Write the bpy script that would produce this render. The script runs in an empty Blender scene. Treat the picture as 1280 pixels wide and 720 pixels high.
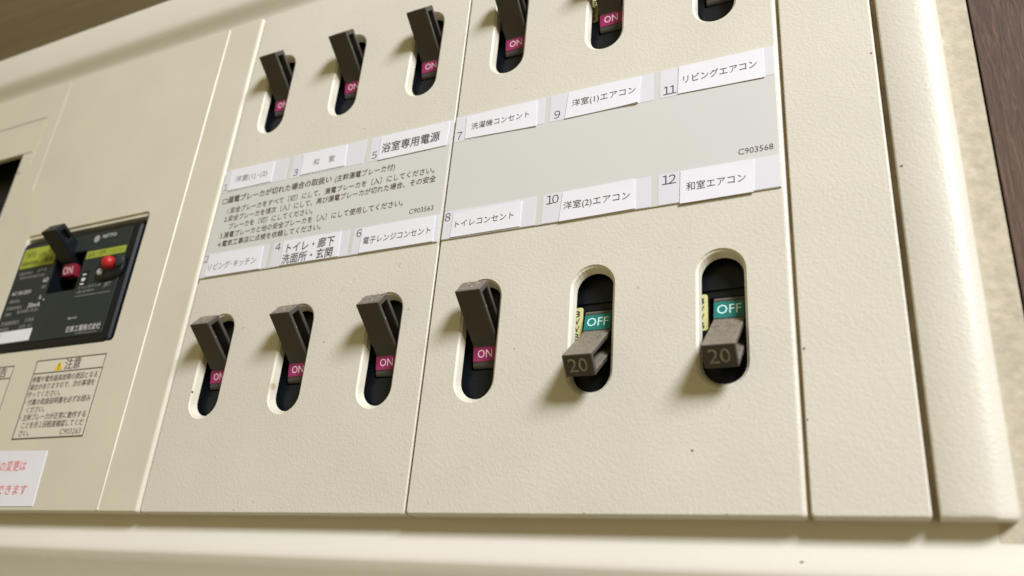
import bpy, bmesh, math, random
from mathutils import Vector, Matrix
random.seed(7)
C = bpy.context.scene.collection
SC = bpy.context.scene
MM = 0.001

# ---------------------------------------------------------------- camera
cam_d = bpy.data.cameras.new('camera')
cam_d.sensor_width = 36.0
cam_d.lens = 29.01
cam_d.clip_start = 0.005
cam_d.clip_end = 20
cam_d.dof.use_dof = True
cam_d.dof.focus_distance = 0.178
cam_d.dof.aperture_fstop = 17
cam = bpy.data.objects.new('camera', cam_d)
C.objects.link(cam)
R_ = Vector((0.89727, 0.43415, 0.08006)); U_ = Vector((0.11080, -0.39700, 0.91111))
F_ = Vector((-0.42734, 0.80864, 0.40432))
B_ = -F_
U_ = (U_ - B_ * U_.dot(B_)).normalized(); R_ = U_.cross(B_)
M = Matrix((R_, U_, B_)).transposed().to_4x4()
M.translation = Vector((93.04, -140.08, -23.41)) * MM
cam.matrix_world = M
SC.camera = cam

# ---------------------------------------------------------------- world and room lamp
w = bpy.data.worlds.new('World'); SC.world = w; w.use_nodes = True
bg = w.node_tree.nodes['Background']
bg.inputs[0].default_value = (1.0, 0.84, 0.41, 1); bg.inputs[1].default_value = 0.32
la = bpy.data.lights.new('room_lamp', 'AREA'); la.shape = 'DISK'; la.size = 0.30
la.energy = 15.2; la.color = (0.915, 0.945, 1.0)
lo = bpy.data.objects.new('room_lamp', la); C.objects.link(lo)
tgt = Vector((0.02, 0, 0.07)); ld = Vector((1.20, -1.0, 1.02)).normalized()
lo.location = tgt + ld * 0.95
lo.rotation_euler = (-ld).to_track_quat('-Z', 'Y').to_euler()
SC.view_settings.view_transform = 'Standard'; SC.view_settings.look = 'None'
SC.view_settings.exposure = 0.06; SC.view_settings.gamma = 1.0

# ---------------------------------------------------------------- materials
def mat(name, col, rough=0.5, spec=0.5, bump=None, var=None, coat=0.0, specks=None, dust=None, metallic=0):
    """bump: list of (kind, scale, strength, distance_mm); var: (scale, amount); specks: (scale, threshold, colour)"""
    m = bpy.data.materials.new(name); m.use_nodes = True
    nt = m.node_tree; n = nt.nodes; L = nt.links
    b = n['Principled BSDF']
    b.inputs['Roughness'].default_value = rough
    b.inputs['Specular IOR Level'].default_value = spec
    b.inputs['Coat Weight'].default_value = coat
    b.inputs['Metallic'].default_value = metallic
    tc = n.new('ShaderNodeTexCoord'); src = tc.outputs['Object']
    cur = None
    rgb = n.new('ShaderNodeRGB'); rgb.outputs[0].default_value = (*col, 1); cur = rgb.outputs[0]
    if var:
        for sc_, am in var:
            t = n.new('ShaderNodeTexNoise'); t.inputs['Scale'].default_value = sc_; t.inputs['Detail'].default_value = 5
            L.new(src, t.inputs['Vector'])
            mr = n.new('ShaderNodeMapRange'); mr.inputs[1].default_value = .3; mr.inputs[2].default_value = .7
            mr.inputs[3].default_value = 1 - am; mr.inputs[4].default_value = 1 + am * .6
            L.new(t.outputs['Fac'], mr.inputs[0])
            mx = n.new('ShaderNodeMix'); mx.data_type = 'RGBA'; mx.blend_type = 'MULTIPLY'; mx.inputs[0].default_value = 1
            L.new(cur, mx.inputs[6]); cb = n.new('ShaderNodeCombineColor')
            for i in range(3): L.new(mr.outputs[0], cb.inputs[i])
            L.new(cb.outputs[0], mx.inputs[7]); cur = mx.outputs[2]
    if specks:
        for sc_, th, c2, am in specks:
            v = n.new('ShaderNodeTexVoronoi'); v.inputs['Scale'].default_value = sc_; L.new(src, v.inputs['Vector'])
            sep = n.new('ShaderNodeSeparateColor'); L.new(v.outputs['Color'], sep.inputs[0])
            # only a few cells carry a speck, each of its own size
            r1 = n.new('ShaderNodeMapRange'); r1.inputs[1].default_value = 0.80; r1.inputs[2].default_value = 1.0
            r1.inputs[3].default_value = 0.0; r1.inputs[4].default_value = th; L.new(sep.outputs[0], r1.inputs[0])
            lt = n.new('ShaderNodeMath'); lt.operation = 'SUBTRACT'; L.new(r1.outputs[0], lt.inputs[0]); L.new(v.outputs['Distance'], lt.inputs[1])
            r2 = n.new('ShaderNodeMapRange'); r2.inputs[1].default_value = 0; r2.inputs[2].default_value = th * .5
            r2.inputs[3].default_value = 0; r2.inputs[4].default_value = am; L.new(lt.outputs[0], r2.inputs[0])
            mx = n.new('ShaderNodeMix'); mx.data_type = 'RGBA'; L.new(r2.outputs[0], mx.inputs[0])
            L.new(cur, mx.inputs[6]); mx.inputs[7].default_value = (*c2, 1); cur = mx.outputs[2]
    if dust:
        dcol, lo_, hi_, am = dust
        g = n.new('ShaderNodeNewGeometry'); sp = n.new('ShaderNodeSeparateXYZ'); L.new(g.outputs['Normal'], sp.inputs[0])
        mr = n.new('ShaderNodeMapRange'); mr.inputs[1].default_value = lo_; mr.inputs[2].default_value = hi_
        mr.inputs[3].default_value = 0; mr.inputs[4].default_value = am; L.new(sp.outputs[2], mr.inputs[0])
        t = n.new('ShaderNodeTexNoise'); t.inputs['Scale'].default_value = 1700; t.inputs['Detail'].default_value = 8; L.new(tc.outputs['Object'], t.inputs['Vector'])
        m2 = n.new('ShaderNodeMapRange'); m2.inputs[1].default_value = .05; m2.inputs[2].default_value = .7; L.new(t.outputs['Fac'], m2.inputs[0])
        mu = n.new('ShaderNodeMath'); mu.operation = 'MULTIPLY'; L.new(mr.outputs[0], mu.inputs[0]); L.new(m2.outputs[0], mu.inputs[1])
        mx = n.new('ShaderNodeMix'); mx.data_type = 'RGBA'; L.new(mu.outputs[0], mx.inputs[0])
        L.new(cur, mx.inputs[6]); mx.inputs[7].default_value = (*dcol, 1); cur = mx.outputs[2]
    L.new(cur, b.inputs['Base Color'])
    prev = None
    for kind, sc_, st, dist in (bump or []):
        if kind == 'noise':
            t = n.new('ShaderNodeTexNoise'); t.inputs['Scale'].default_value = sc_; t.inputs['Detail'].default_value = 2.5; out = t.outputs['Fac']
        else:
            t = n.new('ShaderNodeTexVoronoi'); t.feature = 'SMOOTH_F1'; t.inputs['Scale'].default_value = sc_; out = t.outputs['Distance']
        L.new(src, t.inputs['Vector'])
        bn = n.new('ShaderNodeBump'); bn.inputs['Strength'].default_value = st; bn.inputs['Distance'].default_value = dist * MM
        L.new(out, bn.inputs['Height'])
        if prev: L.new(prev, bn.inputs['Normal'])
        prev = bn.outputs['Normal']
    if prev: L.new(prev, b.inputs['Normal'])
    return m

SP = [(55, .055, (.16, .11, .06), .8), (150, .07, (.30, .24, .15), .45)]
M_cream = mat('cream_abs', (.625, .59, .515), .42, .45, [('voronoi', 1700, .6, .055), ('noise', 2000, .55, .085), ('noise', 90, .12, .3)], [(14, .05), (60, .025)], specks=SP)
M_cream_fine = mat('cream_abs_fine_grain', (.615, .57, .475), .46, .45, [('voronoi', 1900, .4, .035), ('noise', 2200, .45, .05)], [(14, .05), (60, .03)], specks=SP)
M_frame = mat('cream_frame', (.655, .62, .55), .5, .4, [('noise', 300, .3, .12)], [(12, .05)], specks=[(55, .05, (.12, .08, .05), .8)])
M_lining = mat('cream_moulded_edge', (.68, .64, .53), .4, .5, [('noise', 300, .3, .1)], [(200, .10), (60, .10)], specks=[(260, .32, (.38, .27, .15), .7)])
M_flange = mat('dusty_flange', (.53, .47, .375), .9, .15, [('noise', 520, .7, .3)], [(220, .07), (700, .12)], specks=[(120, .1, (.15, .10, .06), .6)])
M_sheet = mat('grey_sheet', (.585, .58, .568), .5, .4, [('noise', 120, .25, .1)], [(20, .03)], specks=[(110, .05, (.25, .2, .16), .5)])
M_strip = mat('strip_white', (.66, .65, .715), .5, .4, [('noise', 90, .2, .08)], [(40, .02)])
M_paper = mat('paper_white', (.74, .73, .80), .6, .35, [('noise', 110, .5, .22)], [(60, .025)], specks=[(160, .06, (.4, .35, .35), .5)])
M_ink = mat('ink_dark', (.075, .065, .07), .6, .3)
M_ink_soft = mat('ink_grey', (.22, .20, .22), .7, .2)
M_ink_brown = mat('ink_brown', (.085, .055, .05), .6, .3)
M_red_ink = mat('ink_red', (.75, .13, .13), .6, .3)
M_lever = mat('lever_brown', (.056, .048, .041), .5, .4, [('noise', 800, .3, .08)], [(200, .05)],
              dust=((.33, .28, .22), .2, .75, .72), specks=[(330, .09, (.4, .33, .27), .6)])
M_black = mat('breaker_black', (.005, .007, .010), .42, .3, [('noise', 600, .2, .05)], [(200, .2)], specks=[(600, .12, (.09, .09, .09), .6)])
M_black_main = mat('main_breaker_black', (.004, .005, .008), .36, .28, [('noise', 500, .15, .05)], dust=((.13, .11, .09), .6, .98, .45))
M_plate = mat('faceplate_charcoal', (.025, .031, .032), .5, .22, var=[(50, .12)])
M_magenta = mat('mark_magenta', (.30, .024, .11), .5, .4, var=[(500, .2)])
M_red = mat('mark_red', (.22, .010, .03), .5, .4, var=[(500, .15)])
M_teal = mat('mark_teal', (.012, .18, .155), .5, .4, var=[(500, .12)])
M_markink = mat('mark_letters', (.90, .62, .72), .5, .4)
M_offink = mat('off_letters', (.62, .86, .86), .5, .4)
M_ratink = mat('rating_letters', (.27, .25, .22), .6, .3, var=[(900, .4)])
M_yel = mat('tag_pale_yellow', (.74, .70, .30), .5, .4, var=[(300, .08)])
M_lime = mat('tag_lime', (.33, .38, .045), .5, .4, var=[(200, .12)])
M_lime_ink = mat('lime_tag_ink', (.08, .09, .03), .6, .3)
M_print = mat('plate_print', (.34, .33, .33), .6, .3)
M_print_w = mat('plate_print_white', (.66, .65, .66), .6, .3)
M_button = mat('button_red', (.40, .010, .012), .45, .5)
M_grey = mat('button_grey', (.42, .42, .43), .4, .5)
M_warn = mat('warning_yellow', (.75, .50, .02), .5, .4)
M_seam = mat('seam_brown', (.36, .28, .17), .8, .2, var=[(150, .3)])  # mottled brown for the seam floors, darker than the cream panels
M_dirt = mat('dirt', (.13, .08, .045), .8, .2, var=[(400, .6)])
M_inside = mat('enclosure_inside', (.05, .045, .035), .7, .2)

def wood_mat(name, vertical):
    m = bpy.data.materials.new(name); m.use_nodes = True
    nt = m.node_tree; n = nt.nodes; L = nt.links; b = n['Principled BSDF']
    tc = n.new('ShaderNodeTexCoord'); mp = n.new('ShaderNodeMapping'); L.new(tc.outputs['Object'], mp.inputs[0])
    mp.inputs['Scale'].default_value = (1, 1, .10) if vertical else (.06, 1, 1)
    t = n.new('ShaderNodeTexNoise'); t.inputs['Scale'].default_value = 1500 if vertical else 260; t.inputs['Detail'].default_value = 7; t.inputs['Roughness'].default_value = .62
    t.inputs['Distortion'].default_value = .8
    L.new(mp.outputs[0], t.inputs['Vector'])
    cr = n.new('ShaderNodeValToRGB'); L.new(t.outputs['Fac'], cr.inputs[0])
    e = cr.color_ramp.elements
    e[0].position = .25; e[0].color = (.055, .030, .020, 1) if vertical else (.105, .078, .040, 1); e[1].position = .8; e[1].color = (.165, .10, .066, 1) if vertical else (.145, .108, .058, 1)
    k = cr.color_ramp.elements.new(.52); k.color = (.088, .052, .036, 1) if vertical else (.125, .094, .048, 1)
    t2 = n.new('ShaderNodeTexNoise'); t2.inputs['Scale'].default_value = 60 if vertical else 15; t2.inputs['Detail'].default_value = 3; L.new(mp.outputs[0], t2.inputs['Vector'])
    mx = n.new('ShaderNodeMix'); mx.data_type = 'RGBA'; mx.blend_type = 'OVERLAY'; mx.inputs[0].default_value = .6
    L.new(cr.outputs[0], mx.inputs[6]); L.new(t2.outputs['Fac'], mx.inputs[7]); L.new(mx.outputs[2], b.inputs['Base Color'])
    b.inputs['Roughness'].default_value = .62; b.inputs['Specular IOR Level'].default_value = .25
    bn = n.new('ShaderNodeBump'); bn.inputs['Strength'].default_value = .5; bn.inputs['Distance'].default_value = .25 * MM
    L.new(t.outputs['Fac'], bn.inputs['Height']); L.new(bn.outputs[0], b.inputs['Normal'])
    return m
M_wood = wood_mat('dark_wood', True)
M_wood_wall = wood_mat('brown_wallboard', False)

# ---------------------------------------------------------------- helpers (all lengths in mm; x right, o out of the wall, z up)
def P(x, o, z): return Vector((x * MM, -o * MM, z * MM))

def link(name, bm, m, parent=None, loc=None, smooth=False, recalc=True):
    if isinstance(bm, bmesh.types.BMesh):
        if recalc: bmesh.ops.recalc_face_normals(bm, faces=bm.faces)
        me = bpy.data.meshes.new(name); bm.to_mesh(me); bm.free()
    else: me = bm
    if m and not me.materials: me.materials.append(m)
    if smooth:
        for p in me.polygons: p.use_smooth = True
        me.set_sharp_from_angle(angle=math.radians(38))
    o = bpy.data.objects.new(name, me); C.objects.link(o)
    if parent: o.parent = parent
    if loc is not None: o.location = loc
    return o

def thing(name, label, cat, loc=(0, 0, 0), group=None):
    o = bpy.data.objects.new(name, None); C.objects.link(o); o.empty_display_size = .005
    o.location = P(*loc); o['label'] = label; o['category'] = cat
    if group: o['group'] = group
    return o

def rect(x0, x1, z0, z1, r=0.0, n=4):
    if r <= 0: return [(x0, z0), (x1, z0), (x1, z1), (x0, z1)]
    pts = []
    for cx, cz, a0 in ((x1 - r, z0 + r, -90), (x1 - r, z1 - r, 0), (x0 + r, z1 - r, 90), (x0 + r, z0 + r, 180)):
        for i in range(n + 1):
            a = math.radians(a0 + 90 * i / n); pts.append((cx + r * math.cos(a), cz + r * math.sin(a)))
    return pts

def stadium(cx, cz, hw, hh, n=14):
    pts = []
    for i in range(n + 1):
        a = math.pi * i / n; pts.append((cx + hw * math.cos(a), cz + (hh - hw) + hw * math.sin(a)))
    for i in range(n + 1):
        a = math.pi + math.pi * i / n; pts.append((cx + hw * math.cos(a), cz - (hh - hw) + hw * math.sin(a)))
    return pts

def loop(bm, pts, o): return [bm.verts.new(P(x, o, z)) for x, z in pts]
def bridge(bm, a, b, mi=0):
    n = len(a)
    for i in range(n):
        f = bm.faces.new((a[i], a[(i + 1) % n], b[(i + 1) % n], b[i])); f.material_index = mi
def ring_edges(bm, vs):
    return [bm.edges.get((vs[i], vs[(i + 1) % len(vs)])) or bm.edges.new((vs[i], vs[(i + 1) % len(vs)])) for i in range(len(vs))]

def plate(face_o, outer, holes=(), back_o=None, edge=0.5, r=0.6, segs=4, close_back=False):
    """A moulded plate: flat face with holes, rounded outer edge; each hole is a list of loops [(pts, out), ...] from face inward."""
    x0, x1, z0, z1 = outer
    bm = bmesh.new()
    es = []
    rings = []
    ex = edge if isinstance(edge, tuple) else (edge,) * 4     # left, right, bottom, top rounding
    for i in range(segs + 1):
        a = math.radians(90 * i / segs); s = 1 - math.sin(a); d = 1 - math.cos(a)
        e = max(ex)
        rings.append((rect(x0 + ex[0] * s, x1 - ex[1] * s, z0 + ex[2] * s, z1 - ex[3] * s, r), face_o - e * d))
    rings.append((rings[-1][0], back_o))
    prev = None
    for k, (pts, o) in enumerate(rings):
        vs = loop(bm, pts, o)
        if prev: bridge(bm, prev, vs)
        else: es += ring_edges(bm, vs)
        prev = vs
    if close_back: bm.faces.new(prev)
    hl = []
    for hole in holes:
        prev = None
        for pts, o in hole:
            vs = loop(bm, pts, o)
            if prev: bridge(bm, prev, vs, 1)
            else: es += ring_edges(bm, vs)
            prev = vs
    bmesh.ops.triangle_fill(bm, use_beauty=True, use_dissolve=False, edges=es, normal=(0, -1, 0))
    # make all the faces of the flat front look outward
    for f in bm.faces:
        pass
    return bm

def add_box(bm, x0, x1, o0, o1, z0, z1):
    v = [bm.verts.new(P(x, o, z)) for x in (x0, x1) for o in (o0, o1) for z in (z0, z1)]
    for q in ((0, 1, 3, 2), (4, 6, 7, 5), (0, 4, 5, 1), (2, 3, 7, 6), (0, 2, 6, 4), (1, 5, 7, 3)):
        bm.faces.new([v[i] for i in q])

def box(x0, x1, o0, o1, z0, z1, bev=0, segs=2):
    bm = bmesh.new(); add_box(bm, x0, x1, o0, o1, z0, z1)
    if bev: bmesh.ops.bevel(bm, geom=bm.edges[:], offset=bev * MM, segments=segs, profile=.5, affect='EDGES')
    return bm

def sheet(pts, o, t=0.12, lift=None):
    """A thin sheet of paper with real thickness: front at out = o + t; lift: per-corner extra"""
    bm = bmesh.new(); lift = lift or [0] * len(pts)
    a = [bm.verts.new(P(x, o, z)) for x, z in pts]; b = [bm.verts.new(P(x, o + t + l, z)) for (x, z), l in zip(pts, lift)]
    bridge(bm, a, b); bm.faces.new(b); bm.faces.new(a[::-1])
    return bm

def dome(cx, cz, o, r, h, n=20, k=6):
    bm = bmesh.new(); prev = loop(bm, [(cx + r * math.cos(2 * math.pi * i / n), cz + r * math.sin(2 * math.pi * i / n)) for i in range(n)], o)
    for j in range(0, k):
        a = math.pi / 2 * j / k; rr = r * math.cos(a) ** .8; oo = o + h * .35 + h * .65 * math.sin(a)
        vs = loop(bm, [(cx + rr * math.cos(2 * math.pi * i / n), cz + rr * math.sin(2 * math.pi * i / n)) for i in range(n)], oo)
        bridge(bm, prev, vs); prev = vs
    bm.faces.new(prev)
    return bm

dg = None
_txt = {}
def text_mesh(s):
    """flat glyph mesh at em size 1, baseline at 0; cached"""
    key = s
    if key not in _txt:
        c = bpy.data.curves.new('glyphs', 'FONT'); c.body = s; c.size = 1; c.resolution_u = 2
        o = bpy.data.objects.new('glyphs', c); C.objects.link(o)
        bpy.context.view_layer.update()
        me = bpy.data.meshes.new_from_object(o.evaluated_get(bpy.context.evaluated_depsgraph_get()))
        bpy.data.objects.remove(o); bpy.data.curves.remove(c)
        _txt[key] = me
    return _txt[key]

def lettering(s, m, parent, org, w=None, h=None, ex=(1, 0, 0), ey=(0, 0, 1), bold=0.0, em=None, name='lettering', label=None, center=False, spin=False):
    """Print s so that its ink box starts at org (x, out, z lower left), is w mm wide and (h mm high or em mm type size)."""
    me = text_mesh(s).copy()
    nb = 3 if bold >= .008 and s.isascii() is False or bold >= .015 else 1
    if nb > 1:      # heavier print: the glyphs overprinted with a hair of offset
        bmt = bmesh.new()
        for q in range(nb):
            k0 = len(bmt.verts); bmt.from_mesh(me); bmt.verts.ensure_lookup_table()
            for v in bmt.verts[k0:]: v.co.x += (q - 1) * min(bold, .03) * .75; v.co.z = q * .012
        bmt.to_mesh(me); bmt.free()
    xs = [v.co.x for v in me.vertices]; ys = [v.co.y for v in me.vertices]
    x0, x1, y0, y1 = min(xs), max(xs), min(ys), max(ys)
    sy = (h / (y1 - y0)) if h else em
    sx = (w / (x1 - x0)) if w else sy
    if em: yb = -.12
    else: yb = y0
    ox = (x0 + x1) / 2 if center else x0
    E1 = P(*ex); E2 = P(*ey); O = P(*org); NN = E1.cross(E2).normalized() * MM
    for v in me.vertices:
        v.co = O + E1 * ((v.co.x - ox) * sx) + E2 * ((v.co.y - yb) * sy) + NN * v.co.z
    me.materials.clear(); me.materials.append(m); me.name = name
    o = bpy.data.objects.new(name, me); C.objects.link(o); o.parent = parent
    if label: o['label'] = label
    return o

# ================================================================ the setting
wall = link('wall', box(-700, 700, -40, -14, -500, 700), M_wood_wall); wall['kind'] = 'structure'

post = thing('wooden_post', 'dark brown wood grain post standing to the right of the cream breaker box', 'wooden post', (112, -6, 60))
bm = box(-2.0, 80, -10, 1.6, -300, 300, .12)
link('board', bm, M_wood, post)

# ================================================================ the distribution board
board = thing('distribution_board', 'large cream plastic breaker box with three cover panels and round switch slots', 'breaker box')

SX = [-63.0, -38.0, -12.9, 12.0, 37.1, 62.5]
ZL, ZU = 35.9, 118.2
HW, HH = 4.75, 13.75
def slot_loops(cx, cz, f):
    out = []
    for dw, dd in ((0, 0), (.10, .16), (.28, .32), (.48, .42)):
        out.append((stadium(cx, cz, HW - dw, HH - dw), f - dd))
    out.append((stadium(cx, cz, HW - .72, HH - 1.2), f - 1.8))
    out.append((stadium(cx, cz, HW - .72, HH - 1.2), f - 2.0))
    return out

def cover(outer, holes, m, label, f=0.0, edge=.5):
    bm = plate(f, outer, holes, back_o=-5.2, edge=edge)
    o = link('cover_panel', bm, m, board); o.data.materials.append(M_lining)
    o['label'] = label
    return o
PR = cover((-.3, 75.15, 0, 150), [slot_loops(x, z, 0) for x in SX[3:] for z in (ZL, ZU)], M_cream, 'right cover panel with six slots', 0, (.3, .8, .45, .4))
PM = cover((-75.1, -.85, 0, 150), [slot_loops(x, z, -.35) for x in SX[:3] for z in (ZL, ZU)], M_cream, 'middle cover panel with six slots', -.35, (.3, .3, .45, .4))
PS = cover((75.75, 92.95, 0, 150), [], M_cream, 'narrow blank strip right of the slots', 0, (.3, .35, .45, .4))
# left panel with the main breaker opening and the torn-out window above it
mo = (-157.2, -102.0, 45.6, 86.2)
def mo_ring(i, o, r): return (rect(mo[0] + i * .01, mo[1] - i * .2, mo[2] + i * .4, mo[3] - i, r), o)
wn = (-235, -177.2, 88.5, 121.9)
holes = [[mo_ring(0, 0, 1.6), mo_ring(.05, -.5, 1.5), mo_ring(1.15, -.6, 1.2), mo_ring(1.2, -3.2, 1.2)],
         [(rect(*wn, .3), 0), (rect(*wn, .3), -1.6)]]
PL = cover((-260, -75.75, 0, 150), holes, M_cream_fine, 'left cover panel with the main breaker opening', 0, (.3, .95, .45, .4))

def groove_rib(name, x, z0, z1, w_=.55, h_=.28, vertical=True, m=None, x1=None, label=None):
    """a fine moulded bead standing proud of the panel"""
    bm = bmesh.new()
    if vertical: prof = [(x - w_ / 2, 0.02), (x - w_ * .3, h_), (x + w_ * .3, h_), (x + w_ / 2, 0.02)]
    ends = []
    for z in (z0, z1):
        ends.append([bm.verts.new(P(px, po, z)) for px, po in prof])
    a, b = ends
    for i in range(3): bm.faces.new((a[i], a[i + 1], b[i + 1], b[i]))
    bm.faces.new(a); bm.faces.new(b[::-1])
    o = link(name, bm, m or M_lining, board)
    if label: o['label'] = label
    return o
groove_rib('moulded_bead', -89.5, .5, 149, .7, .2)
groove_rib('moulded_bead', -164.2, 104, 148.5, .5, .09)
groove_rib('moulded_bead', -171.2, 116, 134.5, .3, .05)
# knock-out score lines beside the window (dark thin slits)
for x0, x1, z in ((-235, -171, 135.8), (-178, -172.6, 121.7), (-178, -174.8, 113.6)):
    link('score_line', box(x0, x1, -.2, .03, z - .14, z + .14), M_ink_brown, board)

# rounded rim right of the strip
def sweep_x(prof, x0, x1, caps=True):
    bm = bmesh.new()
    a = [bm.verts.new(P(x0, o, z)) for z, o in prof]; b = [bm.verts.new(P(x1, o, z)) for z, o in prof]
    n = len(prof)
    for i in range(n): bm.faces.new((a[i], a[(i + 1) % n], b[(i + 1) % n], b[i]))
    if caps: bm.faces.new(a); bm.faces.new(b[::-1])
    return bm
def arc(cx, cy, r, a0, a1, n=8, ry=None):
    ry = ry or r
    return [(cx + r * math.cos(math.radians(a0 + (a1 - a0) * i / n)), cy + ry * math.sin(math.radians(a0 + (a1 - a0) * i / n))) for i in range(n + 1)]
def rim_mesh():
    # cross-section in (x, out), lofted up z with a rounded bottom corner
    bm = bmesh.new()
    base = [(93.95, -5.2), (93.95, -.6), (94.1, -.35), (94.35, -.25)] + [(100.2, -.26), (101.2, -.34), (102.0, -.50), (102.7, -.76), (103.3, -1.10), (103.8, -1.5), (104.15, -1.95), (104.4, -2.5), (104.55, -3.1), (104.6, -4.0)] + [(104.65, -5.2)]
    base = [(x, o) for x, o in base]
    prev = None
    for z, ins, dz in ((.9, .0, -.9), (.45, 0.0, -.42), (.15, 0, -.12), (0, 0, 0), (-1, 0, 0)):
        pass
    def ring(z, drop, shrink):
        return [bm.verts.new(P(x - shrink * max(0, (x - 98) / 6.6), min(o, -.25 - drop) if o > -5 else o, z)) for x, o in base]
    levels = [(0, .55, .9), (.12, .25, .55), (.35, .08, .3), (.8, 0, .1), (1.6, 0, 0), (150, 0, 0)]
    for z, d, s in levels:
        r = ring(z, d, s)
        if prev:
            for i in range(len(r) - 1): bm.faces.new((prev[i], prev[i + 1], r[i + 1], r[i]))
        else: bm.faces.new(r)
        prev = r
    return bm
o = link('side_rim', rim_mesh(), M_cream, board, smooth=True); o['label'] = 'rounded rim down the right edge'

# lower ledge of the base frame (faces slightly up, then turns under)
prof = [(6, -9), (6, -3.5), (-2.6, -3.5), (-3.6, -3.3), (-5.2, -2.5), (-6.8, -1.65), (-7.9, -1.2), (-8.5, -1.1), (-9.1, -1.2), (-11, -2.1), (-18, -5.4), (-32, -9.5), (-60, -14), (-60, -16), (0, -16)]
o = link('lower_frame', sweep_x(prof, -300, 109.6), M_frame, board, smooth=True); o['label'] = 'pale lower ledge of the box frame'
# upper rim of the base frame
prof = [(150.4, -9), (150.4, -1.2), (151.2, -1.0), (152.4, -.4), (154.2, 1.0), (155.6, 2.0), (156.8, 2.45), (158.5, 2.6), (168.6, 2.6), (170.2, 2.3), (171.2, 1.4), (171.6, 0), (171.6, -14)]
o = link('upper_frame', sweep_x(prof, -300, 104), M_frame, board, smooth=True); o['label'] = 'upper ledge of the box frame'
o = link('side_flange', box(101.5, 109.5, -16, -3.42, -3.1, 172, .02), M_flange, board); o['label'] = 'dusty mottled flange beside the rim'
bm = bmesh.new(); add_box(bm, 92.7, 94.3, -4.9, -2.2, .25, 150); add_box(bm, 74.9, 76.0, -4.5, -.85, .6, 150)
link('seam_floor', bm, M_seam, board)
bm = bmesh.new(); add_box(bm, -258, 100, -34, -32, 3, 150)
add_box(bm, -258, 100, -34, -6, -1, 2.5); add_box(bm, -258, 100, -34, -6, 150.5, 152)
link('back_box', bm, M_inside, board)

# ================================================================ circuit breakers
def prism(prof, x0, x1, pocket=None, pdepth=0, bev=.22):
    """profile in (u out, v up) extruded along x; pocket polygon sunk into the right face"""
    bm = bmesh.new()
    a = [bm.verts.new(P(x0, u, v)) for u, v in prof]; b = [bm.verts.new(P(x1, u, v)) for u, v in prof]
    bridge(bm, a, b); bm.faces.new(a)
    if pocket:
        c = [bm.verts.new(P(x1, u, v)) for u, v in pocket]; d = [bm.verts.new(P(x1 - pdepth, u, v)) for u, v in pocket]
        bridge(bm, c, d); bm.faces.new(d)
        bmesh.ops.triangle_fill(bm, use_beauty=True, use_dissolve=True, edges=ring_edges(bm, b) + ring_edges(bm, c), normal=(1, 0, 0))
    else: bm.faces.new(b)
    bmesh.ops.recalc_face_normals(bm, faces=bm.faces)
    if bev:
        es = [e for e in bm.edges if len(e.link_faces) == 2 and e.calc_face_angle(0) > math.radians(35)]
        bmesh.ops.bevel(bm, geom=es, offset=bev * MM, segments=2, profile=.5, affect='EDGES', clamp_overlap=True)
    return bm
LP = [(15.0, 2.2), (1.9, 2.25), (-1.3, 5.0), (-1.9, 5.2), (-5.0, 2.4), (-5.0, -2.4), (-1.9, -5.2), (-1.3, -5.0), (1.9, -2.25), (15.0, -2.2)]
XL, XR = -2.75, 3.15
lever_bm = prism(LP, XL, XR, [(13.8, 1.3), (1.0, 1.35), (1.0, -1.35), (13.8, -1.3)], 4.6, .2)
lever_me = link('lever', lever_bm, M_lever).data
bpy.data.objects.remove(bpy.data.objects['lever'])
AX = -5.9    # lever axis, out
def body_bm():
    bm = bmesh.new()
    outer = loop(bm, rect(-12.3, 12.3, -20, 20), -4.3); back = loop(bm, rect(-12.3, 12.3, -20, 20), -26)
    bridge(bm, outer, back); bm.faces.new(back)
    hp = rect(-3.25, 3.75, -5.5, 5.5, .5, 3)
    h0 = loop(bm, hp, -4.3); h1 = loop(bm, hp, -11.5)
    bridge(bm, h0, h1); bm.faces.new(h1)
    bmesh.ops.triangle_fill(bm, use_beauty=True, edges=ring_edges(bm, outer) + ring_edges(bm, h0), normal=(0, -1, 0))
    for s in (-1, 1):
        add_box(bm, -12, 12, -4.3, -3.9, min(s * 7.0, s * 20), max(s * 7.0, s * 20))
    return bm
body_me = link('body', body_bm(), M_black).data; bpy.data.objects.remove(bpy.data.objects['body'])

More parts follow.
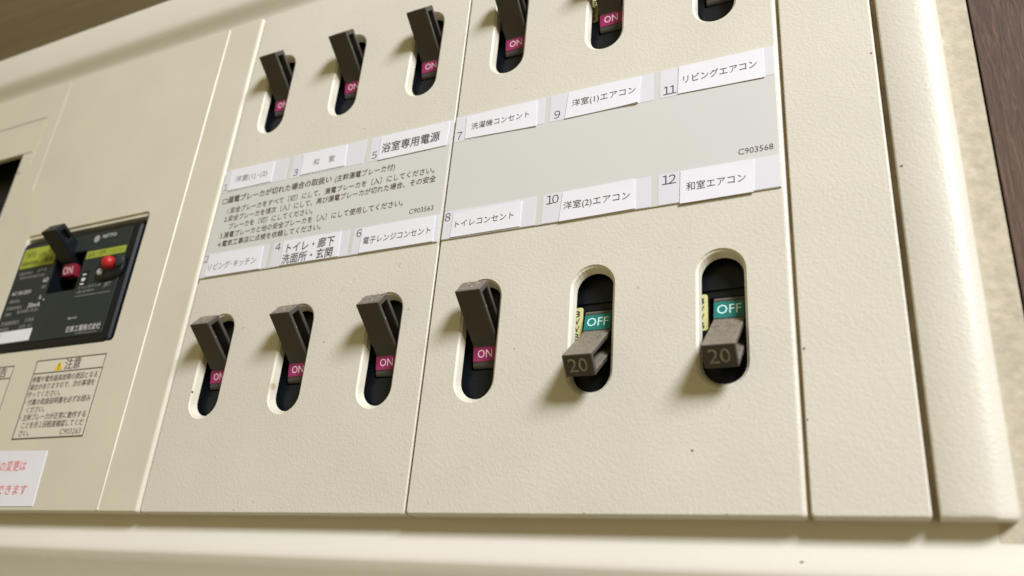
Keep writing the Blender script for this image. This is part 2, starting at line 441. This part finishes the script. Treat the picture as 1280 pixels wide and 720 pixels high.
def breaker(num, cx, cz, on, tag_, label, jit=0, dx=0):
    t = thing('circuit_breaker', label, 'circuit breaker', (cx, 0, cz), 'circuit breakers in the slots of the cover')
    link('body', body_me, None, t)
    a = math.radians((-40 - jit) if on else (40 + jit))
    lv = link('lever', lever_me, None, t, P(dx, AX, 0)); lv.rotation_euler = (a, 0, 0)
    s = -1 if on else 1
    # coloured mark on the hub, beside the lever
    p1 = Vector((1.9, s * 2.25)); p2 = Vector((-1.3, s * 5.0)); d = (p2 - p1).normalized(); nn = Vector((-d.y, d.x))
    if nn.x < 0: nn = -nn
    q1 = p1 + d * .25 + nn * .03; q2 = p1 + d * (3.3 if on else 3.75) + nn * .03
    bm = bmesh.new()
    vs = []
    for off in (0, .07):
        vs.append([bm.verts.new(P(x, q.x + nn.x * off, q.y + nn.y * off)) for x, q in ((XL + .15, q1), (XR - .15, q1), (XR - .15, q2), (XL + .15, q2))])
    bridge(bm, vs[0], vs[1]); bm.faces.new(vs[1])
    mk = link('state_mark', bm, M_magenta if on else M_teal, t, P(dx, AX, 0)); mk.rotation_euler = (a, 0, 0)
    lowq = q2 if on else q1; up = (q1 - q2).normalized() if on else (q2 - q1).normalized()
    org = lowq + up * (.75 if on else .85) + nn * .12
    ww = 3.4 if on else 4.5
    lettering('ON' if on else 'OFF', M_markink if on else M_offink, mk, (XL + 1.25 if on else XL + .75, org.x, org.y), w=ww, h=(1.75 if on else 1.95), ey=(0, up.x, up.y), bold=.004)
    # rating on the lever's end face
    lettering('20', M_ratink, lv, (XL + 1.0, 15.03, -1.3), w=3.8, h=2.7, bold=.0)
    if tag_:
        # pale type tag left of the recess
        z0 = -1.0; 
        tg = link('type_tag', sheet(rect(-6.9, -3.55, z0, z0 + 7.4, .5, 3), -4.28, .1), M_yel, t)
        for i, ch in enumerate('3VVB'):
            lettering(ch, M_ink, tg, (-4.75, -4.14, z0 + 5.35 - i * 1.65), w=1.15, h=1.35, bold=.02, center=True)
    return t
names = {1: ('upper row, first slot from the left'), 3: 'x', 5: 'x'}
for i, x in enumerate(SX):
    nu, nl = 2 * i + 1, 2 * i + 2
    lab = {1: 'leftmost toggle of the upper row, switched on, above the strip numbered 1',
           3: 'second toggle of the upper row, switched on, above the strip numbered 3',
           5: 'brown breaker toggle switched on, directly above the bold lettered strip numbered 5',
           7: 'brown breaker toggle cut by the top edge, above the strip numbered 7',
           9: 'switched on breaker with pale yellow tag, above the strip numbered 9',
           11: 'breaker almost out of frame at top, above the strip numbered 11'}[nu]
    breaker(nu, x + .2, ZU, True, nu in (9, 11), lab, [1, -1, 0, 1.5, 0, 0][i])
    lab = {2: 'brown breaker toggle switched on, below the strip numbered 2, leftmost of its row',
           4: 'brown breaker toggle switched on, below the two line strip numbered 4',
           6: 'dusty topped brown breaker toggle switched on, below the strip numbered 6',
           8: 'breaker toggle switched on with worn 20 on top, below the strip numbered 8',
           10: 'breaker toggle switched off, marked 20, below the strip numbered 10',
           12: 'breaker toggle switched off, marked 20, below strip 12, rightmost of the row'}[nl]
    breaker(nl, x + .1, ZL, nl < 9, nl > 9, lab, [0, 1.5, -1, 0, 0, 1][i], [0, 0, 0, 0, -.2, .4][i])

# ================================================================ lint caught on the handles and specks of dirt
def fluff(parent, n, x0, x1, u, v0, v1, seed):
    rr = random.Random(seed); bm = bmesh.new()
    for _ in range(n):
        p = Vector((rr.uniform(x0, x1), u + rr.uniform(-.05, .1), rr.uniform(v0, v1)))
        d = Vector((rr.uniform(-1, 1), rr.uniform(.1, .7), rr.uniform(-.6, .9))).normalized(); prev = None
        L = rr.uniform(.5, 1.5); wd = rr.uniform(.03, .06)
        for k in range(4):
            q = [bm.verts.new(P(p.x + wd * a, p.y, p.z + wd * b)) for a, b in ((-1, -.6), (1, -.6), (0, 1))]
            if prev: bridge(bm, prev, q)
            prev = q; d = (d + Vector((rr.uniform(-.6, .6), rr.uniform(-.5, .2), rr.uniform(-.6, .6)))).normalized(); p = p + d * L / 3
    o = link('dust_fluff', bm, M_fluff, parent); o['kind'] = 'stuff'
M_fluff = mat('lint', (.42, .37, .30), .9, .1)
for b_ in [o for o in bpy.data.objects if o.get('category') == 'circuit breaker']:
    lv = [c for c in b_.children if c.name.startswith('lever')][0]
    on_ = lv.rotation_euler.x < 0
    if b_.location.z > .1: continue
    k = int(b_.location.x * 1000)
    if on_: fluff(lv, 26 if -15 < k < -10 else 10, XL, XR, 14.9, 0, 2.3, k)
    else: fluff(lv, 16, XL + .3, XR + .2, 6, 2.1, 2.35, k)

rr = random.Random(3); bm = bmesh.new()
def speck(x, z, r_, o=0.0):
    n = 7; ph = rr.uniform(0, 6); sx = rr.uniform(.7, 1.4)
    ring = [(x + r_ * sx * (.7 + .5 * rr.random()) * math.cos(ph + 6.283 * i / n), z + r_ / sx * (.7 + .5 * rr.random()) * math.sin(ph + 6.283 * i / n)) for i in range(n)]
    a = loop(bm, ring, o - .05); b = loop(bm, [((p + x) / 2, (q + z) / 2) for p, q in ring], o + r_ * .5); bridge(bm, a, b); bm.faces.new(b)
for x, z, r_, o in ((56.9, 11.2, .26, 0), (62.6, .45, .22, -.1), (37.4, .45, .22, -.1), (73.7, -6.6, .26, -1.75), (92.2, 87.2, .25, 0), (94.9, 61.4, .28, -.25), (76.4, 28.3, .26, 0),
        (76.2, 15.8, .2, 0), (-28.9, 38.9, .2, -.35), (-55.2, 45.0, .2, -.35), (20.8, 32.9, .16, 0), (-67.6, 29.2, .3, -.5), (-45.7, .7, .2, -.4), (106.0, 38.2, .35, -3.8), (-28.4, 98.0, .18, -.35)):
    speck(x, z, r_, o)
for _ in range(60): speck(rr.uniform(-74, 92), rr.choice([rr.uniform(1, 22), rr.uniform(50, 60), rr.uniform(95, 104), rr.uniform(1, 148)]), rr.uniform(.05, .11), 0 if rr.random() > .0 else 0)
ds = link('dirt_specks', bm, M_dirt); ds['kind'] = 'stuff'; ds['label'] = 'tiny dark specks of dirt scattered over the cream cover'
# ================================================================ label sheets and name stickers
def label_sheet(x0, x1, fo, strips, code, cx, label):
    t = thing('label_sheet', label, 'label sheet', ((x0 + x1) / 2, fo, 60.7))
    ox = (x0 + x1) / 2; oz = 60.7
    link('sheet', sheet([(x0 - ox, 0), (x1 - ox, 0), (x1 - ox, 94.2 - oz), (x0 - ox, 94.2 - oz)], 0.01, .28), M_sheet, t)
    for num, (a, b), top in strips:
        z0, z1 = (86.9, 94.1) if top else (60.8, 67.9)
        s = link('name_strip', sheet([(a - ox, z0 - oz), (b - ox, z0 - oz), (b - ox, z1 - oz), (a - ox, z1 - oz)], .29, .05), M_strip, t)
        nz = 87.5 if top else 65.35
        FW = '０１２３４５６７８９'
        for qi, ch in enumerate(str(num)): lettering(FW[int(ch)], M_ink_soft if num < 3 else M_ink, s, (qi * 1.35 + a + {1: .45, 2: .1, 3: 1.1, 4: .8, 5: .8, 6: .8, 7: .6, 8: .25, 9: 1.1, 10: .9, 11: .7, 12: .8}[num] - ox, .37, nz - oz), h=2.15, bold=0)
    lettering(code, M_ink_brown, t, (cx - ox, .32, 69.3 - oz), w=6.7, h=1.35)
    return t, ox, oz
tm, omx, omz = label_sheet(-74.8, -1.3, -.35, [(1, (-74.75, -52.0), 1), (3, (-50.6, -26.7), 1), (5, (-25.0, -1.4), 1), (2, (-74.75, -52.4), 0), (4, (-50.8, -26.8), 0), (6, (-25.5, -1.4), 0)],
            'C903563', -10.2, 'grey sheet with six name strips and brown Japanese breaker instructions')
tr, orx, orz = label_sheet(.0, 74.3, 0, [(7, (.05, 23.6), 1), (9, (25.0, 49.2), 1), (11, (50.7, 74.25), 1), (8, (.05, 23.3), 0), (10, (24.8, 48.9), 0), (12, (50.5, 74.25), 0)],
            'C903568', 66.6, 'grey sheet with six name strips and an otherwise blank middle')
lines = [('□', -73.3, -71.6, 82.9, 2.1, .0), ('漏電ブレーカが切れた場合の取扱い', -71.5, -35.9, 83.0, 2.3, .035), ('(主幹漏電ブレーカ付)', -34.8, -16.4, 82.8, 2.1, .01),
         ('1.安全ブレーカをすべて〔切〕にして、漏電ブレーカを〔入〕にしてください。', -70.6, -4.6, 79.6, 2.0, .01),
         ('2.安全ブレーカを順次〔入〕にして、再び漏電ブレーカが切れた場合、その安全', -70.9, -3.9, 77.05, 2.0, .01),
         ('ブレーカを〔切〕にしてください。', -68.6, -40.1, 74.5, 2.0, .01),
         ('3.漏電ブレーカと他の安全ブレーカを〔入〕にして使用してください。', -71.0, -12.4, 71.95, 2.0, .01),
         ('4.電気工事店に点検を依頼してください。', -71.0, -36.4, 69.4, 2.0, .01)]
for s, a, b, z, em, bold in lines:
    lettering(s, M_ink_brown, tm, (a - omx, .33, z - omz), w=b - a, em=em, bold=bold)

ST = [ # number, quad (bl, br, tr, tl), fo, [(text, x0, x1, z, em, bold, ink)], label, lift
 (1, [(-72.3, 87.2), (-56.9, 87.3), (-57.2, 93.7), (-72.7, 93.9)], -.35, [('洋室(1)･(2)', -70.4, -58.8, 89.4, 2.1, .0, 's')], 'faded white name sticker beside the number 1, left end of the sheet'),
 (3, [(-46.9, 87.3), (-32.4, 87.3), (-32.8, 93.8), (-47.1, 93.9)], -.35, [('和', -43.1, -41.2, 89.4, 2.0, .0, 's'), ('室', -38.1, -36.1, 89.4, 2.0, .0, 's')], 'white name sticker with two widely spaced characters beside the number 3'),
 (5, [(-22.0, 86.75), (-2.2, 86.9), (-2.0, 93.9), (-22.1, 93.8)], -.35, [('浴室専用電源', -21.3, -4.3, 88.5, 3.1, .02, 'd')], 'white name sticker with one line of large bold characters beside number 5'),
 (2, [(-72.9, 60.9), (-54.0, 60.9), (-54.3, 67.3), (-73.0, 67.3)], -.35, [('リビング･キッチン', -72.3, -55.7, 62.5, 2.3, .0, 's')], 'white name sticker with faint thin lettering beside the number 2'),
 (4, [(-47.2, 60.9), (-29.2, 60.9), (-29.5, 67.8), (-47.6, 67.8)], -.35, [('トイレ・廊下', -46.0, -31.0, 64.0, 3.0, .02, 'd'), ('洗面所・玄関', -46.9, -31.0, 60.95, 3.0, .02, 'd')], 'white name sticker with two lines of bold characters beside the number 4'),
 (6, [(-23.0, 60.85), (-2.4, 60.9), (-2.6, 67.6), (-23.1, 67.5)], -.35, [('電子レンジコンセント', -22.2, -3.3, 62.9, 2.1, .006, 'd')], 'white name sticker with one long medium line beside the number 6'),
 (7, [(3.1, 87.3), (21.8, 86.6), (21.5, 93.8), (3.0, 93.5)], 0, [('洗濯機コンセント', 4.6, 19.8, 89.4, 2.0, .0, 'd')], 'white name sticker reading eight characters beside the number 7, left end of right sheet'),
 (9, [(28.8, 86.9), (45.9, 87.0), (46.4, 94.0), (29.4, 94.0)], 0, [('洋室(1)エアコン', 30.4, 45.3, 89.6, 2.1, .0, 'd')], 'white name sticker with a lifted torn lower right corner beside number 9'),
 (11, [(54.6, 87.05), (72.4, 86.6), (72.3, 94.0), (54.8, 94.05)], 0, [('リビングエアコン', 55.8, 71.0, 89.3, 2.2, .0, 'd')], 'white name sticker beside the number 11 at the upper right end'),
 (8, [(2.4, 60.95), (19.8, 61.0), (19.8, 67.3), (2.6, 66.9)], 0, [('トイレコンセント', 3.4, 18.1, 63.1, 2.0, .0, 'd')], 'small white name sticker beside the number 8 at the lower left corner'),
 (10, [(29.0, 60.65), (45.7, 60.9), (45.5, 68.0), (29.5, 67.6)], 0, [('洋室(2)エアコン', 29.9, 44.6, 63.2, 2.1, .0, 'd')], 'white name sticker reading (2) in its middle beside the number 10'),
 (12, [(54.95, 60.35), (69.2, 60.45), (69.5, 67.7), (55.1, 67.8)], 0, [('和室エアコン', 56.3, 67.9, 62.9, 2.1, .0, 'd')], 'white name sticker overlapping the strip edge below beside the number 12'),
]
for num, q, fo, tx, label in ST:
    cx, cz = q[0]
    base = .36
    t = thing('name_sticker', label, 'name sticker', (cx, fo + base, cz), 'paper name stickers on the label sheets')
    lf = {9: [0, .35, 0, 0], 3: [0, 0, 0, .12], 7: [.0, .06, 0, 0]}.get(num, [0, 0, random.uniform(0, .06), 0])
    # gently wavy sheet: a grid between the four corners
    bm = bmesh.new(); N_, K_ = 10, 4; G = []
    ph = random.uniform(0, 6)
    for j in range(K_ + 1):
        row = []
        for i in range(N_ + 1):
            u, v = i / N_, j / K_
            x = (q[0][0] * (1 - u) + q[1][0] * u) * (1 - v) + (q[3][0] * (1 - u) + q[2][0] * u) * v
            z = (q[0][1] * (1 - u) + q[1][1] * u) * (1 - v) + (q[3][1] * (1 - u) + q[2][1] * u) * v
            l = lf[0] * ((1 - u) * (1 - v)) ** 6 + lf[1] * (u * (1 - v)) ** 6 + lf[2] * (u * v) ** 6 + lf[3] * ((1 - u) * v) ** 6
            ed = 1 - min(1, min(v, 1 - v) * 4)
            l += ed * .02 * (1 + math.sin(ph + u * 9 + v * 3))
            row.append(bm.verts.new(P(x - cx, .12 + l, z - cz)))
        G.append(row)
    for j in range(K_):
        for i in range(N_): bm.faces.new((G[j][i], G[j][i + 1], G[j + 1][i + 1], G[j + 1][i]))
    edge_ = G[0] + [G[j][-1] for j in range(1, K_ + 1)] + G[-1][-2::-1] + [G[j][0] for j in range(K_ - 1, 0, -1)]
    low = [bm.verts.new((v.co.x, 0, v.co.z)) for v in edge_]
    bridge(bm, edge_, low)
    link('paper', bm, M_paper, t, smooth=True)
    for s, a, b, z, em, bold, ink in tx:
        lettering(s, M_ink if ink == 'd' else M_ink_soft, t, (a - cx, .165, z - cz), w=b - a, em=em, bold=bold)

# ================================================================ main breaker
mb = thing('main_breaker', 'black main earth leakage breaker with lime tags and red test button', 'main breaker', (-132, -.15, 65))
KP = 1 - .01127
def L_(x, z): return (93.04 + (x - 93.04) * KP + 132, -23.4 + (z + 23.4) * KP - 65)
fx0, fx1, fz0, fz1 = -157.15 + 132, L_(-107.0, 0)[0], L_(0, 46.3)[1], L_(0, 84.9)[1]
rc = (L_(-141.0, 0)[0], L_(-128.0, 0)[0], L_(0, 64.9)[1], L_(0, 77.5)[1])
bm = plate(0, (fx0, fx1, fz0, fz1), [[(rect(*rc, .5), 0), (rect(*rc, .5), -7)]], back_o=-24, edge=(.1, 1.3, 1.3, .7), r=1.4, segs=5)
body = link('body', bm, M_black_main, mb)
link('lever_well', box(rc[0] - .5, rc[1] + .5, -8, -6.5, rc[2] - .5, rc[3] + .5), M_black, mb)
# printed face plate, in front of the body, cut round the lever well
px0, px1, pz0, pz1 = fx0 + .9, L_(-109.9, 0)[0], L_(0, 49.3)[1], L_(0, 83.4)[1]
bm = plate(.22, (px0, px1, pz0, pz1), [[(rect(rc[0] - .3, rc[1] + .3, rc[2] - .3, rc[3] + .3, .5), .22), (rect(rc[0] - .3, rc[1] + .3, rc[2] - .3, rc[3] + .3, .5), .02)]], back_o=.02, edge=.1, r=.5, segs=2)
link('faceplate', bm, M_plate, mb)
# raised block above the lever (left of the logo)
lv = prism([(13.2, 2.1), (1, 2.4), (-1, 3.4), (-3.4, 4.0), (-5, 0), (-3.4, -4.0), (-1, -3.4), (1, -2.4), (13.2, -2.1)], -3.3, 3.3, [(11.6, .9), (8.6, .9), (8.6, -.9), (11.6, -.9)], 1.2, .3)
lo2 = link('lever', lv, M_black_main, mb, P(-134.3 + 132, -4.0, 74.9 - 65)); lo2.rotation_euler = (math.radians(-33), 0, 0)
bm = bmesh.new(); v = [bm.verts.new(P(x, o_, z)) for x, o_, z in ((-136.1 + 132, -.9, 73.6 - 65), (-130.9 + 132, -.9, 73.6 - 65), (-130.9 + 132, -1.5, 70.0 - 65), (-136.1 + 132, -1.5, 70.0 - 65))]
v2 = [bm.verts.new(x.co + P(0, -2, 0)) for x in v]; bridge(bm, v, v2); bm.faces.new(v)
mk = link('state_mark', bm, M_red, mb)
lettering('ON', M_markink, mk, (-135.7 + 132, -1.35, 70.4 - 65), w=4.3, h=2.4, ey=(0, .16, .987), bold=.005)
F = .26
tg = link('lime_tag', sheet([L_(-158.6, 75.2), L_(-142.3, 75.4), L_(-142.3, 82.3), L_(-158.6, 82.2)], F - .03, .06), M_lime, mb); tg['label'] = 'large lime tag left of the lever'
for s, a, b, z, h in (('NFB', -156.8, -152.6, 78.9, 1.9), ('60A', -150.6, -147.3, 78.6, 1.6), ('漏電', -146.6, -143.0, 80.0, 1.9), ('過負荷短絡', -157.8, -150.2, 76.1, 1.5), ('保護', -147.0, -143.2, 76.3, 1.7)):
    lettering(s, M_lime_ink, tg, (*[L_(a, z)[0], F + .05, L_(a, z)[1]],), w=b - a, h=h, bold=.01)
tg = link('lime_tag', sheet([L_(-127.1, 74.5), L_(-110.2, 74.5), L_(-110.2, 76.9), L_(-127.1, 77.0)], F - .03, .06), M_lime, mb); tg['label'] = 'narrow lime tag above the red button'
lettering('▲月に一度押してください', M_lime_ink, tg, (L_(-126.2, 0)[0], F + .05, L_(0, 74.9)[1]), w=14.6, em=1.7)
# logo and names
bm = dome(L_(-124.8, 0)[0], L_(0, 82.0)[1] - .9, F - .03, 1.2, .06, 16, 2); link('logo_disc', bm, M_print, mb)
PT = [('NITTO', -122.3, -116.4, 80.9, 1.15, 'w', .02), ('日東工業株式会社', -125.6, -111.3, 50.7, 1.9, 'w', .02), ('MADE IN JAPAN', -121.0, -112.5, 49.7, .55, 'g', 0),
      ('定格使用電流', -157.6, -151.0, 72.9, .9, 'g', 0), ('2P1E', -149.0, -144.5, 73.2, .9, 'g', 0), ('単3中性線欠相', -156.4, -145.0, 71.3, 1.0, 'g', 0),
      ('60', -144.2, -142.0, 69.0, 1.5, 'w', .02), ('AF', -144.0, -142.0, 66.9, 1.0, 'g', 0),
      ('AC100-200V', -157.7, -148.6, 65.9, 1.3, 'w', .01), ('50/60Hz', -157.5, -152.6, 63.3, 1.1, 'g', 0), ('A', -143.6, -142.4, 63.2, 1.5, 'w', .02),
      ('定格感度電流', -157.9, -150.7, 61.0, 1.1, 'g', 0), ('30mA', -147.7, -142.0, 60.8, 1.6, 'w', .01), ('高速形', -157.6, -154.4, 58.9, 1.1, 'g', 0), ('動作時間0.1秒以内', -151.8, -142.2, 59.3, 1.1, 'g', 0),
      ('定格遮断電流', -157.9, -149.4, 55.8, 1.3, 'g', 0), ('2.5kA', -146.6, -142.4, 56.2, 1.1, 'g', 0), ('製造年', -157.6, -153.2, 53.9, 1.2, 'g', 0), ('JIS C', -148.4, -142.6, 54.1, 1.1, 'g', 0),
      ('BJ-63', -126.4, -122.8, 54.8, .7, 'w', 0), ('テストボタンは', -126.3, -116.6, 64.5, .9, 'g', 0), ('(赤)を押す', -126.4, -118.8, 62.9, 1.0, 'g', .01), ('JET', -115.0, -112.2, 63.7, 1.6, 'g', 0)]
for s, a, b, z, h, k, bold in PT:
    lettering(s, M_print_w if k == 'w' else M_print, mb, (L_(a, z)[0], F + .01, L_(a, z)[1]), w=b - a, h=h, bold=bold)
for z in (62.2,):
    link('printed_rule', box(L_(-126.6, 0)[0], L_(-111.8, 0)[0], F - .03, F, L_(0, z)[1] - .07, L_(0, z)[1] + .07), M_print, mb)
# little legend with two marks beside the button
lg = link('legend_frame', sheet([L_(-127.2, 65.4), L_(-123.3, 65.4), L_(-123.3, 70.4), L_(-127.2, 70.4)], F - .03, .05), M_black_main, mb)
for k, z in enumerate((69.2, 67.6, 66.1)):
    link('legend_mark', box(L_(-126.0 + (.1 if k == 1 else 0), 0)[0], L_(-124.4, 0)[0], F + .02, F + .06, L_(0, z)[1] - (.5 if k == 1 else .22), L_(0, z)[1] + (.5 if k == 1 else .22)), M_print_w, mb)
# test button housing
bm = plate(1.2, (*[L_(-119.8, 0)[0], L_(-108.6, 0)[0]], L_(0, 65.9)[1], L_(0, 73.8)[1]), [], back_o=.1, edge=.9, r=3.2, segs=4)
link('button_housing', bm, M_black, mb, smooth=True)
bm = dome(L_(-109.8, 0)[0], L_(0, 71.2)[1], 1.15, 1.9, .9); link('button_seat', bm, M_plate, mb, smooth=True)
bm = dome(L_(-113.7, 0)[0], L_(0, 70.9)[1], 1.1, 1.95, 2.5); link('test_button', bm, M_button, mb, smooth=True)
bm = dome(L_(-117.0, 0)[0], L_(0, 68.5)[1], 1.1, 1.1, .9); link('indicator', bm, M_grey, mb, smooth=True)
wt = link('white_tag', sheet([L_(-159.5, 49.8), L_(-141.7, 49.9), L_(-141.7, 53.8), L_(-159.5, 53.6)], F - .03, .06), M_paper, mb)
lettering('(002)', M_ink, wt, (L_(-158.5, 0)[0], F + .05, L_(0, 52.3)[1]), w=2.6, h=.8)
bm = dome(L_(-140.9, 0)[0], L_(0, 62.9)[1], F - .03, .28, .2, 10, 2); link('rivet', bm, M_grey, mb)

# black device inside the window at the upper left
dv = thing('service_breaker', 'black switch deep inside the cut out window at the upper left', 'service breaker', (-205, -8, 104))
link('body', box(-34, 34, -14, 0, -15, 30, 1), M_black, dv)
link('lever', box(8, 20, 0, 4.5, -13, 4, 1.6, 3), M_black_main, dv)

# ================================================================ printed notices on the left panel
def notice(x0, x1, z0, z1, zh, label, name='caution_notice'):
    t = thing(name, label, 'notice', (x0, .01, z0))
    W, H = x1 - x0, z1 - z0
    link('film', sheet([(0, 0), (W, 0), (W, H), (0, H)], 0, .06), M_film, t)
    bm = bmesh.new(); k = .34
    add_box(bm, 0, W, .065, .09, 0, k); add_box(bm, 0, W, .065, .09, H - k, H)
    add_box(bm, 0, k, .065, .09, k, H - k); add_box(bm, W - k, W, .065, .09, k, H - k)
    add_box(bm, k, W - k, .065, .09, zh - z0, zh - z0 + k)
    link('printed_frame', bm, M_ink_brown, t)
    return t
M_film = mat('notice_film', (.64, .60, .52), .45, .4, var=[(30, .03)])
ct = notice(-131.6, -102.6, 19.2, 42.1, 37.9, 'framed caution notice with yellow triangle and small dark Japanese text')
bm = bmesh.new()
tri = [(-122.9, 38.45), (-120.3, 38.45), (-121.4, 41.5)]; tri = [(-122.9, 38.5), (-119.5, 38.5), (-121.2, 41.5)]
def tri_bm(pts, o0, o1):
    bm = bmesh.new(); a = [bm.verts.new(P(x + 131.6, o0, z - 19.2)) for x, z in pts]; b = [bm.verts.new(P(x + 131.6, o1, z - 19.2)) for x, z in pts]
    bridge(bm, a, b); bm.faces.new(b); return bm
wt = link('warning_triangle', tri_bm(tri, .065, .10), M_warn, ct)
lettering('!', M_ink, wt, (-121.45 + 131.6, .11, 38.8 - 19.2), w=.5, h=1.8, bold=.02)
lettering('注意', M_ink, ct, (-118.9 + 131.6, .08, 38.4 - 19.2), w=6.6, em=3.5, bold=.035)
for i, (s, a, b) in enumerate([('停電や電気器具故障の原因となる', -131.0, -104.0), ('場合がありますので、次の事項を', -131.0, -104.2), ('守ってください。', -131.0, -117.0), ('・付属の取扱説明書を必ずお読み', -131.0, -104.0),
                               ('ください。', -129.2, -121.6), ('・主幹ブレーカが正常に動作する', -131.0, -104.0), ('ことを月１回程度確認してくだ', -129.2, -104.0), ('さい。', -129.2, -124.8)]):
    lettering(s, M_ink_brown, ct, (a + 131.6, .08, 35.3 - i * 2.2 - 19.2), w=b - a, em=2.0, bold=.03)
lettering('C903263', M_ink_brown, ct, (-112.3 + 131.6, .08, 20.0 - 19.2), w=8.2, h=1.5, bold=.012)
wn_ = notice(-170.0, -141.2, 27.0, 41.4, 37.4, 'framed warning notice cut off by the left edge of the picture', 'warning_notice')
lettering('警告', M_ink, wn_, (-150.6 + 170, .08, 37.9 - 27), w=6.6, em=3.3, bold=.03)

rs = thing('paper_sticker', 'white paper sticker with red Japanese lettering at the lower left', 'sticker', (-150, .01, 1.2))
link('paper', sheet([(0, 0), (36.0, .1), (35.2, 14.5), (0, 15.2)], 0, .14), M_paper, rs)
lettering('契約容量の変更は', M_red_ink, rs, (-144.0 + 150, .16, 9.2), w=22.4, em=3.0, bold=.012)
lettering('電力会社でできます', M_red_ink, rs, (-146.0 + 150, .16, 2.9), w=27.7, em=3.0, bold=.012)
